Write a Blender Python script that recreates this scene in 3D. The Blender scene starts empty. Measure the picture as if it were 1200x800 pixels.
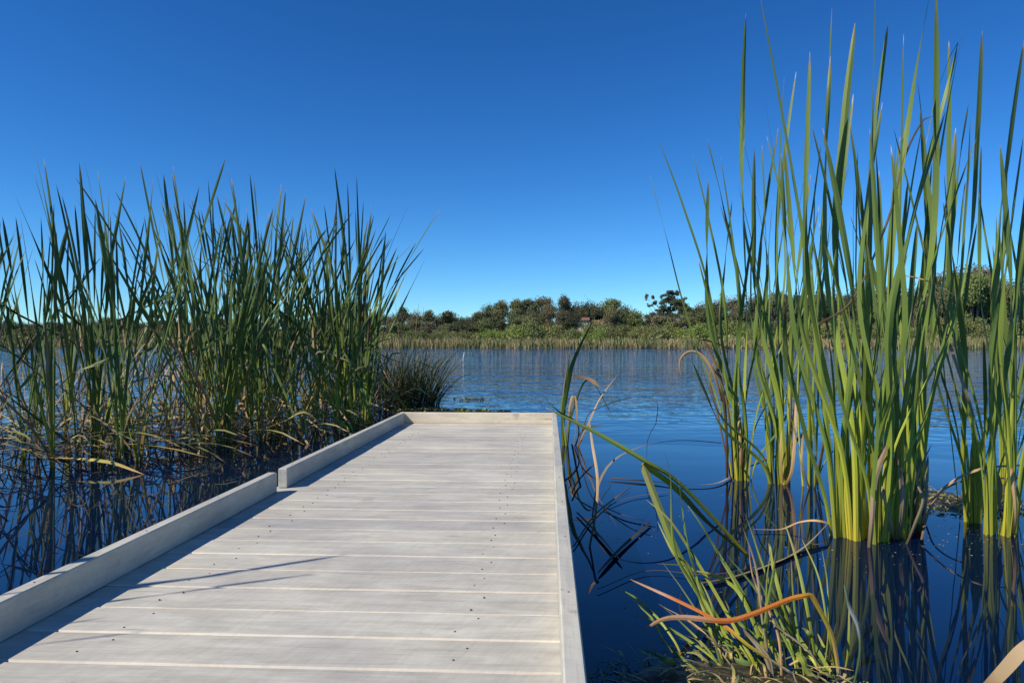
import bpy, math, random
from mathutils import Vector, Matrix, noise
R = random.Random(7)
SC = bpy.context.scene
COL = SC.collection
rad = math.radians

# ------------------------------------------------------------------ camera
F = 833.0; HZ = 403.0; CAMZ = 0.90
cd = bpy.data.cameras.new('camera'); cam = bpy.data.objects.new('camera', cd); COL.objects.link(cam)
cd.sensor_width = 36; cd.lens = F / 1200 * 36; cd.clip_start = 0.02; cd.clip_end = 6000
cam.location = (0, 0, CAMZ)
cam.rotation_euler = (rad(90) + math.atan((HZ - 400) / F), 0, math.atan(43 / F))
SC.camera = cam
# ------------------------------------------------------------------ sun, sky, exposure
SUN = Vector((-.079, -.045, .085)).normalized()
SE = math.asin(SUN.z)
w = bpy.data.worlds.new("World"); SC.world = w; w.use_nodes = True
nt = w.node_tree; bg = nt.nodes['Background']
sky = nt.nodes.new('ShaderNodeTexSky'); sky.sky_type = 'NISHITA'; sky.sun_disc = False
sky.sun_elevation = SE; sky.sun_rotation = math.atan2(SUN.x, SUN.y)
sky.air_density = 0.85; sky.dust_density = 0.0; sky.ozone_density = 5.0; sky.altitude = 0
hs = nt.nodes.new('ShaderNodeHueSaturation'); hs.inputs['Saturation'].default_value = 1.2
tint = nt.nodes.new('ShaderNodeMix'); tint.data_type = 'RGBA'; tint.blend_type = 'MULTIPLY'; tint.inputs[0].default_value = 1; tint.inputs[7].default_value = (.74, .98, 1.07, 1)
nt.links.new(sky.outputs[0], hs.inputs['Color']); nt.links.new(hs.outputs[0], tint.inputs[6]); gm = nt.nodes.new('ShaderNodeGamma'); gm.inputs[1].default_value = 1.22; nt.links.new(tint.outputs[2], gm.inputs[0]); nt.links.new(gm.outputs[0], bg.inputs[0])
bg.inputs[1].default_value = 0.090
sd = bpy.data.lights.new('sun', 'SUN'); sd.energy = 5.0; sd.angle = rad(.5); sd.color = (1, .93, .82)
so = bpy.data.objects.new('sun', sd); COL.objects.link(so); so.location = (-5, -3, 8)
so.rotation_euler = SUN.to_track_quat('Z', 'Y').to_euler()
SC.view_settings.view_transform = 'Standard'; SC.view_settings.look = 'None'
SC.view_settings.exposure = 0.0; SC.view_settings.gamma = 1; SC.view_settings.use_curve_mapping = False

# ------------------------------------------------------------------ helpers
MW = cam.rotation_euler.to_matrix()
CR, CU, CF = MW @ Vector((1, 0, 0)), MW @ Vector((0, 1, 0)), MW @ Vector((0, 0, -1))
CL = Vector((0, 0, CAMZ))
def at(px, py, d):
    return CL + (CF + CR * ((px - 600) / F) + CU * ((400 - py) / F)) * d
def onz(px, py, z=0.0):
    r = CF + CR * ((px - 600) / F) + CU * ((400 - py) / F)
    return CL + r * ((z - CAMZ) / r.z)
def depth(p): return (p - CL).dot(CF)
def uv(a, b): return R.uniform(a, b)

class MB:
    def __init__(s): s.v = []; s.f = []; s.t = []; s.h = []; s.m = []; s.sm = []
    def face(s, idx, m=0, sm=True): s.f.append(idx); s.m.append(m); s.sm.append(sm)
    def add(s, p, t=0., h=0.): s.v.append(tuple(p)); s.t.append(t); s.h.append(h); return len(s.v) - 1
    def box(s, a, b, bev=0.0, h=0., mtop=0, medge=None, jit=0):
        x0, y0, z0 = a; x1, y1, z1 = b; e = bev
        def q(pts, m=0):
            i = [s.add(p, 0, h) for p in pts]; s.face(i, m, False)
        me = mtop if medge is None else medge
        # bottom ring up to z1-e, then chamfer to an inset top
        zb = z1 - e
        q([(x0, y0, z0), (x0, y1, z0), (x1, y1, z0), (x1, y0, z0)])
        q([(x0, y0, z0), (x1, y0, z0), (x1, y0, zb), (x0, y0, zb)], mtop)
        q([(x1, y0, z0), (x1, y1, z0), (x1, y1, zb), (x1, y0, zb)], mtop)
        q([(x1, y1, z0), (x0, y1, z0), (x0, y1, zb), (x1, y1, zb)], mtop)
        q([(x0, y1, z0), (x0, y0, z0), (x0, y0, zb), (x0, y1, zb)], mtop)
        if e:
            X0, X1, Y0, Y1 = x0 + e, x1 - e, y0 + e, y1 - e
            q([(x0, y0, zb), (x1, y0, zb), (X1, Y0, z1), (X0, Y0, z1)], me)
            q([(x1, y0, zb), (x1, y1, zb), (X1, Y1, z1), (X1, Y0, z1)], me)
            q([(x1, y1, zb), (x0, y1, zb), (X0, Y1, z1), (X1, Y1, z1)], me)
            q([(x0, y1, zb), (x0, y0, zb), (X0, Y0, z1), (X0, Y1, z1)], me)
            q([(X0, Y0, z1), (X1, Y0, z1), (X1, Y1, z1), (X0, Y1, z1)], mtop)
        else:
            q([(x0, y0, z1), (x1, y0, z1), (x1, y1, z1), (x0, y1, z1)], mtop)
    def tube(s, pts, r0, r1, n=6, t0=0, t1=1, h=0.):
        pts = [Vector(p) for p in pts]; N = len(pts); rings = []
        for i, p in enumerate(pts):
            tg = (pts[min(i + 1, N - 1)] - pts[max(i - 1, 0)]).normalized()
            a = tg.orthogonal().normalized(); b = tg.cross(a)
            k = i / (N - 1); r = r0 + (r1 - r0) * k
            rings.append([s.add(p + (a * math.cos(2 * math.pi * j / n) + b * math.sin(2 * math.pi * j / n)) * r, t0 + (t1 - t0) * k, h) for j in range(n)])
        for i in range(N - 1):
            for j in range(n):
                s.face([rings[i][j], rings[i][(j + 1) % n], rings[i + 1][(j + 1) % n], rings[i + 1][j]])
        s.face(rings[-1]); s.face(rings[0][::-1])
    def build(s, name, mats, parent=None, org=None):
        if org is not None: vv = [(x - org[0], y - org[1], z - org[2]) for x, y, z in s.v]
        else: vv = s.v
        me = bpy.data.meshes.new(name); me.from_pydata(vv, [], s.f)
        a = me.attributes.new('t', 'FLOAT', 'POINT'); a.data.foreach_set('value', s.t)
        a = me.attributes.new('h', 'FLOAT', 'POINT'); a.data.foreach_set('value', s.h)
        for m in (mats if isinstance(mats, (list, tuple)) else [mats]): me.materials.append(m)
        me.polygons.foreach_set('material_index', s.m)
        me.polygons.foreach_set('use_smooth', s.sm)
        me.update()
        o = bpy.data.objects.new(name, me); COL.objects.link(o)
        if parent: o.parent = parent
        if org is not None and not parent: o.location = org
        return o

def tag(o, label=None, cat=None, group=None, kind=None):
    for k, v in (('label', label), ('category', cat), ('group', group), ('kind', kind)):
        if v: o[k] = v
    return o
def empty(name, loc, label, cat, group=None):
    o = bpy.data.objects.new(name, None); o.empty_display_size = .1; COL.objects.link(o); o.location = loc
    return tag(o, label, cat, group)
def copytree(o, parent=None):
    c = o.copy(); COL.objects.link(c); c.parent = parent
    for ch in o.children: copytree(ch, c)
    return c

# ------------------------------------------------------------------ materials
def mat(name):
    m = bpy.data.materials.new(name); m.use_nodes = True
    n = m.node_tree.nodes; return m, m.node_tree, n, n['Principled BSDF']
def ramp(nt, src, stops, interp='LINEAR'):
    r = nt.nodes.new('ShaderNodeValToRGB'); cr = r.color_ramp; cr.interpolation = interp
    while len(cr.elements) > 1: cr.elements.remove(cr.elements[-1])
    cr.elements[0].position = stops[0][0]; cr.elements[0].color = (*stops[0][1], 1)
    for p, c in stops[1:]:
        e = cr.elements.new(p); e.color = (*c, 1)
    nt.links.new(src, r.inputs[0]); return r.outputs[0]
def attr(nt, name):
    a = nt.nodes.new('ShaderNodeAttribute'); a.attribute_name = name; return a.outputs['Fac']
def math_(nt, op, a, b=None, c=None, clamp=False):
    n = nt.nodes.new('ShaderNodeMath'); n.operation = op; n.use_clamp = clamp
    for i, x in enumerate((a, b, c)):
        if x is None: continue
        if isinstance(x, (int, float)): n.inputs[i].default_value = x
        else: nt.links.new(x, n.inputs[i])
    return n.outputs[0]
def mix(nt, fac, a, b, mode='MIX'):
    n = nt.nodes.new('ShaderNodeMix'); n.data_type = 'RGBA'; n.blend_type = mode
    for i, x in ((0, fac), (6, a), (7, b)):
        if isinstance(x, (int, float)): n.inputs[i].default_value = x
        elif isinstance(x, tuple): n.inputs[i].default_value = (*x, 1)
        else: nt.links.new(x, n.inputs[i])
    return n.outputs[2]
def noi(nt, scale, detail=3, sc=(1, 1, 1), rough=.5, vec=None, dist=0.):
    mp = nt.nodes.new('ShaderNodeMapping'); mp.inputs['Scale'].default_value = sc
    if vec is None:
        tc = nt.nodes.new('ShaderNodeTexCoord'); vec = tc.outputs['Object']
    nt.links.new(vec, mp.inputs[0])
    n = nt.nodes.new('ShaderNodeTexNoise'); n.inputs['Scale'].default_value = scale
    n.inputs['Detail'].default_value = detail; n.inputs['Roughness'].default_value = rough
    n.inputs['Distortion'].default_value = dist
    nt.links.new(mp.outputs[0], n.inputs['Vector']); return n.outputs[0]
def bump(nt, h, bs, strength, dist):
    b = nt.nodes.new('ShaderNodeBump'); b.inputs['Strength'].default_value = strength; b.inputs['Distance'].default_value = dist
    nt.links.new(h, b.inputs['Height']); nt.links.new(b.outputs[0], bs.inputs['Normal']); return b

def leafmat(name, stops, trans=.22, rough=.42, var=.35, tint=None, dry=(.30, .20, .09)):
    m, nt, n, bs = mat(name)
    t = attr(nt, 't'); h = attr(nt, 'h')
    nz = noi(nt, 9, 3, (1, 1, .25))
    tt = math_(nt, 'ADD', t, math_(nt, 'MULTIPLY', math_(nt, 'SUBTRACT', nz, .5), .08))
    c = ramp(nt, tt, stops)
    c = mix(nt, 1.0, c, ramp(nt, h, [(0, (1 - var, 1 - var * .8, 1 - var * .6)), (.5, (1, 1, 1)), (1, (1 + var * .9, 1 + var * .5, 1))]), 'MULTIPLY')
    # blotches of dead tissue
    sp = noi(nt, 14, 4, (1, 1, .35), .6)
    f = math_(nt, 'MULTIPLY', math_(nt, 'SUBTRACT', sp, .66), 9, clamp=True)
    c = mix(nt, f, c, dry)
    nt.links.new(c, bs.inputs['Base Color']); bs.inputs['Roughness'].default_value = rough
    bs.inputs['Specular IOR Level'].default_value = .2
    fi = noi(nt, 260, 2, (1, 1, .02))
    bump(nt, fi, bs, .35, .002)
    if trans:
        tr = nt.nodes.new('ShaderNodeBsdfTranslucent'); nt.links.new(c, tr.inputs[0])
        mx = nt.nodes.new('ShaderNodeMixShader'); mx.inputs[0].default_value = trans
        nt.links.new(bs.outputs[0], mx.inputs[1]); nt.links.new(tr.outputs[0], mx.inputs[2])
        nt.links.new(mx.outputs[0], n['Material Output'].inputs[0])
    return m
LEAF = leafmat('cattail_leaf', [(0, (.42, .28, .035)), (.05, (.54, .48, .05)), (.10, (.46, .48, .06)), (.26, (.36, .44, .06)), (.46, (.23, .315, .065)),
                                (.65, (.165, .245, .056)), (.93, (.13, .20, .052)), (.985, (.22, .22, .08)), (1, (.66, .62, .50))], .2)
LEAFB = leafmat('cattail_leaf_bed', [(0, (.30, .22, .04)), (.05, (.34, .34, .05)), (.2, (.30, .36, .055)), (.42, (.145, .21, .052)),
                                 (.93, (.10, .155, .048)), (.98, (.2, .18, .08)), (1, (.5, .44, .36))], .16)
DRY = leafmat('dry_leaf', [(0, (.20, .11, .05)), (.3, (.42, .30, .16)), (.7, (.50, .36, .20)), (1, (.30, .18, .10))], .12, .7, .5, dry=(.14, .08, .04))
DARKDRY = leafmat('rotten_leaf', [(0, (.05, .035, .02)), (.5, (.13, .09, .05)), (1, (.22, .15, .09))], .0, .8, .5, dry=(.04, .03, .02))
ORANGE = leafmat('orange_leaf', [(0, (.62, .55, .42)), (.14, (.55, .40, .10)), (.30, (.42, .34, .04)), (.46, (.62, .21, .03)), (.72, (.58, .19, .05)), (.8, (.60, .36, .22)), (1, (.45, .27, .14))], .2, .5, .1)
GRASS = leafmat('green_grass', [(0, (.42, .38, .08)), (.2, (.34, .38, .06)), (.6, (.26, .34, .06)), (1, (.36, .34, .12))], .25, .45, .3)
PALE = leafmat('pale_stem', [(0, (.14, .22, .07)), (.45, (.20, .30, .12)), (.55, (.52, .52, .42)), (.75, (.50, .50, .40)), (.85, (.20, .28, .14)), (1, (.4, .42, .3))], .1, .6, .2, dry=(.7, .68, .6))
LITTER = leafmat('litter', [(0, (.28, .20, .10)), (.4, (.44, .34, .16)), (.6, (.26, .28, .08)), (1, (.38, .27, .14))], .05, .7, .7, dry=(.07, .05, .03))
RUSH = leafmat('rush', [(0, (.10, .08, .04)), (.3, (.09, .10, .04)), (1, (.15, .16, .06))], .05, .6, .5)
SHEATH = leafmat('sheath', [(0, (.30, .20, .03)), (.25, (.38, .36, .05)), (1, (.24, .32, .05))], .05, .45, .25)

# ------------------------------------------------------------------ ribbons (leaf blades, flattened, thick in the middle)
def catmull(P, n):
    P = [Vector(p) for p in P]
    if len(P) == 2: P = [P[0], P[0].lerp(P[1], .5), P[1]]
    Q = [P[0] * 2 - P[1]] + P + [P[-1] * 2 - P[-2]]
    L = [0]
    for i in range(len(P) - 1): L.append(L[-1] + (P[i + 1] - P[i]).length)
    out = []
    for k in range(n + 1):
        s = L[-1] * k / n; i = 0
        while i < len(P) - 2 and s > L[i + 1]: i += 1
        u = (s - L[i]) / max(L[i + 1] - L[i], 1e-6)
        a, b, c, d = Q[i], Q[i + 1], Q[i + 2], Q[i + 3]
        out.append(.5 * ((2 * b) + (c - a) * u + (2 * a - 5 * b + 4 * c - d) * u * u + (3 * b - a - 3 * c + d) * u ** 3))
    return out
def ribbon(mb, pts, w, yaw=0., twist=0., n=20, thick=.12, h=None, taper=.35, base=.8, t0=0., t1=1., side=None, sharp=False, fold=.18, tc=None):
    P = [Vector(p) for p in pts] if sharp else catmull(pts, n)
    N = len(P); h = R.random() if h is None else h
    side = Vector((math.cos(yaw), math.sin(yaw), 0)) if side is None else side.copy()
    rings = []; tc = R.uniform(.45, .85) if tc is None else tc
    for i, p in enumerate(P):
        tg = (P[min(i + 1, N - 1)] - P[max(i - 1, 0)])
        if tg.length < 1e-7: tg = Vector((0, 0, 1))
        tg.normalize()
        side = side - tg * side.dot(tg)
        if side.length < 1e-3: side = tg.orthogonal()
        side.normalize()
        k = i / (N - 1)
        u = min(1, max(0, (k - tc + .2) / .4)); a = twist * (.25 * k + .75 * u * u * (3 - 2 * u))
        sv = Matrix.Rotation(a, 3, tg) @ side; nv = tg.cross(sv)
        prof = base + (1 - base) * min(1, k / .6)
        if k > 1 - taper: prof *= math.sqrt(max(0, 1 - ((k - 1 + taper) / taper) ** 1.6))
        ww = max(w * prof * .5, w * .015)
        th = ww * (thick * (1 - k) ** 2 + .05) * 1.4
        cup = ww * fold
        tt = t0 + (t1 - t0) * k
        c4 = (p + sv * ww + nv * cup, p + nv * th, p - sv * ww + nv * cup, p - nv * th)
        rings.append([mb.add(c4[q], tt, h) for q in (0, 1, 1, 2, 2, 3, 3, 0)])
    for i in range(N - 1):
        a, b = rings[i], rings[i + 1]
        for j in (0, 2, 4, 6):
            mb.face([a[j], a[j + 1], b[j + 1], b[j]])
    mb.face(rings[0][::2][::-1]); mb.face(rings[-1][::2])

def blade_path(b, az, lean, L, curve, n=12, fold=None, wob=.03):
    """points of a blade that leaves b, leans by lean (rad) towards az, curving more outwards by curve"""
    p = Vector(b); out = [p.copy()]; ds = L / n; ph = uv(0, 6.28)
    for i in range(n):
        k = (i + .5) / n
        a = lean * (.35 + .65 * min(1, k / .3)) + curve * k ** 2.2
        if fold and k > fold[0]: a = fold[1]
        za = az + wob * math.sin(k * 5 + ph)
        p = p + Vector((math.sin(a) * math.cos(za), math.sin(a) * math.sin(za), math.cos(a))) * ds
        out.append(p.copy())
    return out

# ------------------------------------------------------------------ setting: ground, water
def shore(x):
    if x < 0: s = 152 + 2.5 * noise.noise(Vector((x * .05, 3.1, 0)))
    else: s = 152 + 2.5 * noise.noise(Vector((x * .05, 3.1, 0)))
    return s - max(0, abs(x) - 170) * .9
def gz(x, y):
    s = shore(x); d = y - s
    if y < 0 and abs(x) < 170: d = max(d, -60 - y)
    if d < 0: return -1.3 + 1.3 * math.exp(d / 4.0) - .05
    return min(.25 + d * .05, .25 + 2.2) + .25 * noise.noise(Vector((x * .06, y * .06, 0))) * min(1, d / 10)
mb = MB()
xs = sorted(set([-4000, -2000, -1000, -600, -400] + [i * 10 for i in range(-30, 31)] + [400, 600, 1000, 2000, 4000]))
ys = sorted(set([-3000, -1000, -400, -200, -120] + [i * 10 for i in range(-10, 13)] + [120 + i * 4 for i in range(0, 30)] + [250, 300, 400, 600, 1000, 2000, 4500]))
idx = {}
for i, x in enumerate(xs):
    for j, y in enumerate(ys): idx[i, j] = mb.add((x, y, gz(x, y)))
for i in range(len(xs) - 1):
    for j in range(len(ys) - 1): mb.face([idx[i, j], idx[i + 1, j], idx[i + 1, j + 1], idx[i, j + 1]])
m, nt, n, bs = mat('earth')
c = ramp(nt, noi(nt, .4, 5), [(.3, (.07, .06, .03)), (.6, (.14, .12, .06))]); nt.links.new(c, bs.inputs['Base Color']); bs.inputs['Roughness'].default_value = .95
tag(mb.build('ground', m), kind='structure')

m, nt, n, bs = mat('lake_water')
bs.inputs['Base Color'].default_value = (.0013, .0065, .030, 1); bs.inputs['Roughness'].default_value = .012
bs.inputs['IOR'].default_value = 1.45
geo = nt.nodes.new('ShaderNodeNewGeometry'); P = geo.outputs['Position']
sx = nt.nodes.new('ShaderNodeSeparateXYZ'); nt.links.new(P, sx.inputs[0])
r2 = math_(nt, 'SQRT', math_(nt, 'ADD', math_(nt, 'MULTIPLY', sx.outputs[0], sx.outputs[0]), math_(nt, 'MULTIPLY', sx.outputs[1], sx.outputs[1])))
calm = math_(nt, 'SMOOTH_MIN', math_(nt, 'MULTIPLY', math_(nt, 'SUBTRACT', r2, 6.5, clamp=False), 1 / 14., clamp=True), 1, .1)
n1 = noi(nt, 1.5, 2, (.75, 1.25, 1), .5, P, .3); n2 = noi(nt, 3.6, 2, (1.2, 1.2, 1), .5, P, .2); n3 = noi(nt, .35, 2, (.6, 1.3, 1), .5, P)
patch = ramp(nt, noi(nt, .05, 2, (.6, 1.4, 1), .5, P), [(.38, (.6, .6, .6)), (.62, (1, 1, 1))])
hgt = math_(nt, 'ADD', math_(nt, 'MULTIPLY', n1, .16), math_(nt, 'ADD', math_(nt, 'MULTIPLY', n2, .06), math_(nt, 'MULTIPLY', n3, .22)))
hgt = math_(nt, 'MULTIPLY', hgt, math_(nt, 'MULTIPLY', calm, patch))
tiny = math_(nt, 'MULTIPLY', noi(nt, 1.6, 1, (.8, 1.2, 1), .5, P), .002)
hgt = math_(nt, 'ADD', hgt, tiny)
bump(nt, hgt, bs, 1, 1)
WATER = m
mb = MB(); i = [mb.add(p) for p in ((-500, -62, 0), (500, -62, 0), (500, 400, 0), (-500, 400, 0))]; mb.face(i)
tag(mb.build('lake', WATER), kind='structure')

# ------------------------------------------------------------------ far bank foliage
def folmat(name, ca, cb, var=.5):
    m, nt, n, bs = mat(name)
    h = attr(nt, 'h'); oi = nt.nodes.new('ShaderNodeObjectInfo')
    c = ramp(nt, h, [(0, ca), (1, cb)])
    c2 = mix(nt, 1, c, ramp(nt, oi.outputs['Random'], [(0, (1 - var, 1 - var, 1 - var)), (.5, (1, 1.0, 1)), (.8, (1.12, 1.05, .95)), (1, (1.1, 1.3, .8))]), 'MULTIPLY')
    nt.links.new(c2, bs.inputs['Base Color']); bs.inputs['Roughness'].default_value = .75
    bs.inputs['Specular IOR Level'].default_value = .25
    return m
GUM = folmat('gum_foliage', (.085, .10, .045), (.21, .225, .105))
BROWNGUM = folmat('brown_gum_foliage', (.095, .095, .055), (.24, .21, .12))
SHRUB = folmat('shrub_foliage', (.12, .14, .045), (.29, .30, .11), .35)
BRIGHT = folmat('bright_shrub', (.11, .14, .04), (.25, .28, .10), .25)
BARK, nt, n, bs = mat('bark'); c = ramp(nt, noi(nt, 3, 4, (1, 1, .3)), [(.3, (.10, .08, .06)), (.65, (.28, .24, .20))]); nt.links.new(c, bs.inputs[0]); bs.inputs['Roughness'].default_value = .9

def leafcloud(mb, c, rx, rz, n, s, rr):
    c = Vector(c)
    for _ in range(n):
        while True:
            d = Vector((rr.gauss(0, 1), rr.gauss(0, 1), rr.gauss(0, 1)))
            if d.length > .1: break
        d.normalize()
        rad_ = rr.random() ** .5 * rr.uniform(.75, 1.3)
        k = 1 + .35 * noise.noise(d * 1.9 + c * .7)
        p = c + Vector((d.x * rx, d.y * rx, d.z * rz * (.65 if d.z < 0 else 1))) * rad_ * k
        a = Vector((rr.gauss(0, 1), rr.gauss(0, 1), rr.gauss(0, .6))).normalized(); b = a.orthogonal().normalized()
        b = Matrix.Rotation(rr.uniform(0, 6.28), 3, a) @ b; e = a.cross(b)
        q = s * rr.uniform(.6, 1.4); hh = rr.random()
        i = [mb.add(p + b * q, 0, hh), mb.add(p + e * q * .55, 0, hh), mb.add(p - b * q * .9, 0, hh), mb.add(p - e * q * .6, 0, hh)]
        mb.face(i, 0, False)
def make_tree(clumps, name, mt, seed, label='', cat='tree', leaf=.165, dens=300, trunk=.035, loc=(0, 0, 0), big=1.0):
    """unit tree: height about 1 -> built at 10 m, later scaled"""
    rr = random.Random(seed)
    root = empty(name, loc, label, cat)
    cb = MB(); tb = MB()
    zmin = min(c[2] - c[4] for c in clumps)
    fork = Vector((rr.uniform(-.3, .3), rr.uniform(-.3, .3), max(1.0, zmin * .8)))
    tb.tube([(0, 0, -.6), fork * .5 + Vector((.1, 0, 0)), fork], trunk * 10, trunk * 7, 7)
    for ci, (x, y, z, rx, rz) in enumerate(clumps):
        rx *= big; rz *= big
        leafcloud(cb, (x, y, z), rx, rz, int(dens * rx * rx * .75 + 30), leaf, rr)
        mid = fork.lerp(Vector((x, y, z)), .5) + Vector((rr.uniform(-.3, .3), rr.uniform(-.3, .3), -.3))
        if big > 1.2 and ci % 6: continue
        tb.tube([fork - Vector((0, 0, .2)), mid, (x, y, z + rz * .3)], trunk * 5, trunk * 1.2, 5)
    cb.build('crown', mt, root); tb.build('trunk', BARK, root)
    return root
rr = random.Random(3)
protos = []
for k in range(7):
    cl = []
    W_ = rr.uniform(2.4, 3.2)
    cl.append((0, 0, 6.2, 2.4, 2.2))
    for q in range(rr.randint(13, 17)):
        a = rr.uniform(0, 6.28); r = W_ * math.sqrt(rr.random())
        z = 8.3 - (r / W_) ** 2 * rr.uniform(1.0, 3.2) - rr.random() ** 1.3 * 5.5
        cl.append((r * math.cos(a), r * math.sin(a), z, rr.uniform(1.1, 1.9), rr.uniform(.9, 1.4)))
    protos.append(make_tree(cl, 'gum_tree', GUM if k % 3 else BROWNGUM, 10 + k))
shr = []
for k in range(5):
    cl = []
    for q in range(rr.randint(9, 12)):
        a = rr.uniform(0, 6.28); r = 2.9 * math.sqrt(rr.random())
        cl.append((r * math.cos(a), r * math.sin(a), max(.9, 3.0 - (r / 2.9) ** 2 * 1.5 - rr.uniform(0, 1.5)), rr.uniform(1.3, 1.9), rr.uniform(.9, 1.3)))
    shr.append(make_tree(cl, 'shrub', (SHRUB, SHRUB, BRIGHT, SHRUB, BRIGHT)[k], 40 + k, cat='shrub', leaf=.13, dens=360, trunk=.015))
def interp(tab, x):
    if x <= tab[0][0]: return tab[0][1]
    for (a, b), (c, d) in zip(tab, tab[1:]):
        if x <= c: return b + (d - b) * (x - a) / (c - a)
    return tab[-1][1]
TOP = [(-200, 384), (0, 382), (120, 381), (250, 384), (370, 380), (384, 362), (398, 355), (412, 362), (425, 382), (450, 373), (470, 371), (500, 373), (545, 374), (562, 368), (580, 363), (600, 364), (620, 356), (640, 351), (655, 353), (672, 360), (690, 357), (702, 354), (716, 357), (735, 364), (750, 365), (815, 360), (828, 352), (850, 347), (880, 350), (920, 347), (960, 344), (1010, 343), (1060, 338), (1095, 326), (1110, 315), (1125, 316), (1150, 332), (1200, 335), (1400, 340)]
ORD = 'first second third fourth fifth sixth seventh eighth ninth tenth eleventh twelfth thirteenth fourteenth fifteenth sixteenth seventeenth eighteenth nineteenth twentieth'.split()
def sector(px):
    for lim, nm in ((-5, 'past the left edge'), (120, 'behind the far left cattails'), (250, 'behind the middle left cattails'), (445, 'behind the dense left cattails'),
                    (540, 'above the dark rush clump'), (670, 'over the boardwalk end'), (750, 'by the white house'), (830, 'by the tall open gum'),
                    (950, 'behind the right clump start'), (1080, 'behind the tallest cattails'), (1205, 'behind the rightmost cattails')):
        if px < lim: return nm
    return 'past the right edge'
HZY = 403.0
placed = []
def put(proto, px, top, Y, width=None, rowname='', kindname=''):
    x = (px - 643) / F * Y
    g = gz(x, Y)
    H = (HZY - top) / F * Y + CAMZ - g
    placed.append((rowname, kindname, px, H, proto, (x, Y, g), width))
px = -130; 
while px < 1330:
    wd = uv(17, 30)
    jit = uv(-2, 7) if not (370 < px < 420 or 1080 < px < 1140) else uv(-1, 2)
    if not 752 < px < 806:
        put(R.choice(protos), px, interp(TOP, px) - 13 + jit, uv(186, 200), wd, 'back row', 'gum tree')
    px += wd * .72
px = -130
while px < 1330:
    wd = uv(15, 27)
    t = interp(TOP, px)
    if not (679 < px < 699): put(R.choice(protos), px, min(384, t - 3 + uv(-1, 9)), uv(172, 182), wd, 'middle row', 'gum tree')
    px += wd * .72
px = -120
while px < 1320:
    wd = uv(17, 34)
    t = interp(TOP, px)
    if not (678 < px < 696): put(R.choice(shr), px, min(384, max(t + 9, 366) + uv(0, 11)), uv(160, 168), wd, 'row', 'shrub')
    px += wd * .62
for px_, top_, wd_ in ((671, 382, 16), (684, 386, 16), (700, 379, 22)):
    put(shr[2], px_, top_, 159, wd_, 'front row', 'shrub')
placed.sort(key=lambda a: a[2])
cnt = {}; tot = {}
for a in placed:
    k = (a[0], a[1], sector(a[2])); tot[k] = tot.get(k, 0) + 1
used = set()
for rown, kindn, px, H, proto, loc, wd in placed:
    k = (rown, kindn, sector(px)); cnt[k] = cnt.get(k, 0) + 1
    o = proto if proto.name not in used and proto not in used else None
    if o is None: o = copytree(proto)
    used.add(proto); 
    nat = 9.6 if kindn == 'gum tree' else 4.3
    natw = 7.2 if kindn == 'gum tree' else 7.4
    sz = H / nat; sxy = (wd * 1.25 / F * loc[1]) / natw
    sxy = max(sz * .62, min(sz * 1.9, sxy))
    o.location = loc; o.scale = (sxy, sxy, sz); o.rotation_euler = (0, 0, uv(0, 6.28))
    num = ORD[cnt[k] - 1] if tot[k] > 1 else 'only'
    colr = 'brownish' if proto.children[0].data.materials[0] == BROWNGUM else ('bright green' if proto.children[0].data.materials[0] == BRIGHT else 'olive')
    o['label'] = f"{colr} {kindn}, {num} from left, {rown}, {k[2]}" if num != 'only' else f"{colr} {kindn} alone in the {rown} {k[2]}"
    if kindn == 'shrub': o['label'] = o['label'].replace(', row,', ', low bank row,').replace('in the row', 'low on the bank').replace('in the front row', 'at the front')
    o['group'] = 'gum trees on the far bank' if kindn == 'gum tree' else 'shrubs on the far bank'
    o['category'] = 'tree' if kindn == 'gum tree' else 'shrub'
for p in protos + shr:
    if p not in used:
        for c in list(p.children): bpy.data.objects.remove(c)
        bpy.data.objects.remove(p)
# tall open gum
Yg = 178; xg = (784 - 643) / F * Yg; s_ = Yg / F
def gp(px, py, rx, rz, dy=0): return ((px - 784) * s_, dy, (HZY - py) * s_ + CAMZ - gz(xg, Yg), rx, rz)
cl = [gp(783, 343, .75, .5), gp(792, 345, .7, .45, .8), gp(775, 347, .6, .4, -.5), gp(799, 352, .7, .5), gp(786, 353, .9, .6, .5), gp(779, 361, 1.1, .8), gp(792, 362, 1.1, .8, 1),
      gp(756, 349, .45, .55), gp(764, 349, .35, .45, .6), gp(766, 356, .5, .4), gp(759, 358, .4, .35), gp(770, 366, .8, .6), gp(785, 372, 1.6, 1), gp(798, 370, 1.2, .9), gp(812, 368, 1.3, 1.0), gp(762, 371, .9, .6), gp(783, 352, 1.3, 1.0), gp(793, 357, 1.4, 1.1), gp(781, 368, 1.6, 1.2), gp(800, 364, 1.5, 1.2), gp(806, 378, 1.6, 1.2), gp(775, 380, 1.6, 1.2)]
rr = random.Random(21)
cl = [(x + rr.gauss(0, .55) * rx, y + rr.gauss(0, .6) * rx, z + rr.gauss(0, .6) * rz, rx * rr.uniform(.3, .75), rz * rr.uniform(.3, .7)) for (x, y, z, rx, rz) in cl for _ in range(8)]
make_tree(cl, 'gum_tree', GUM, 77, 'tall open-crowned gum on the far bank with separate tufts on bare limbs, highest mid-lake', 'tree', leaf=.15, dens=420, trunk=.022, loc=(xg, Yg, gz(xg, Yg)), big=1.3)['group'] = 'gum trees on the far bank'

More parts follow.
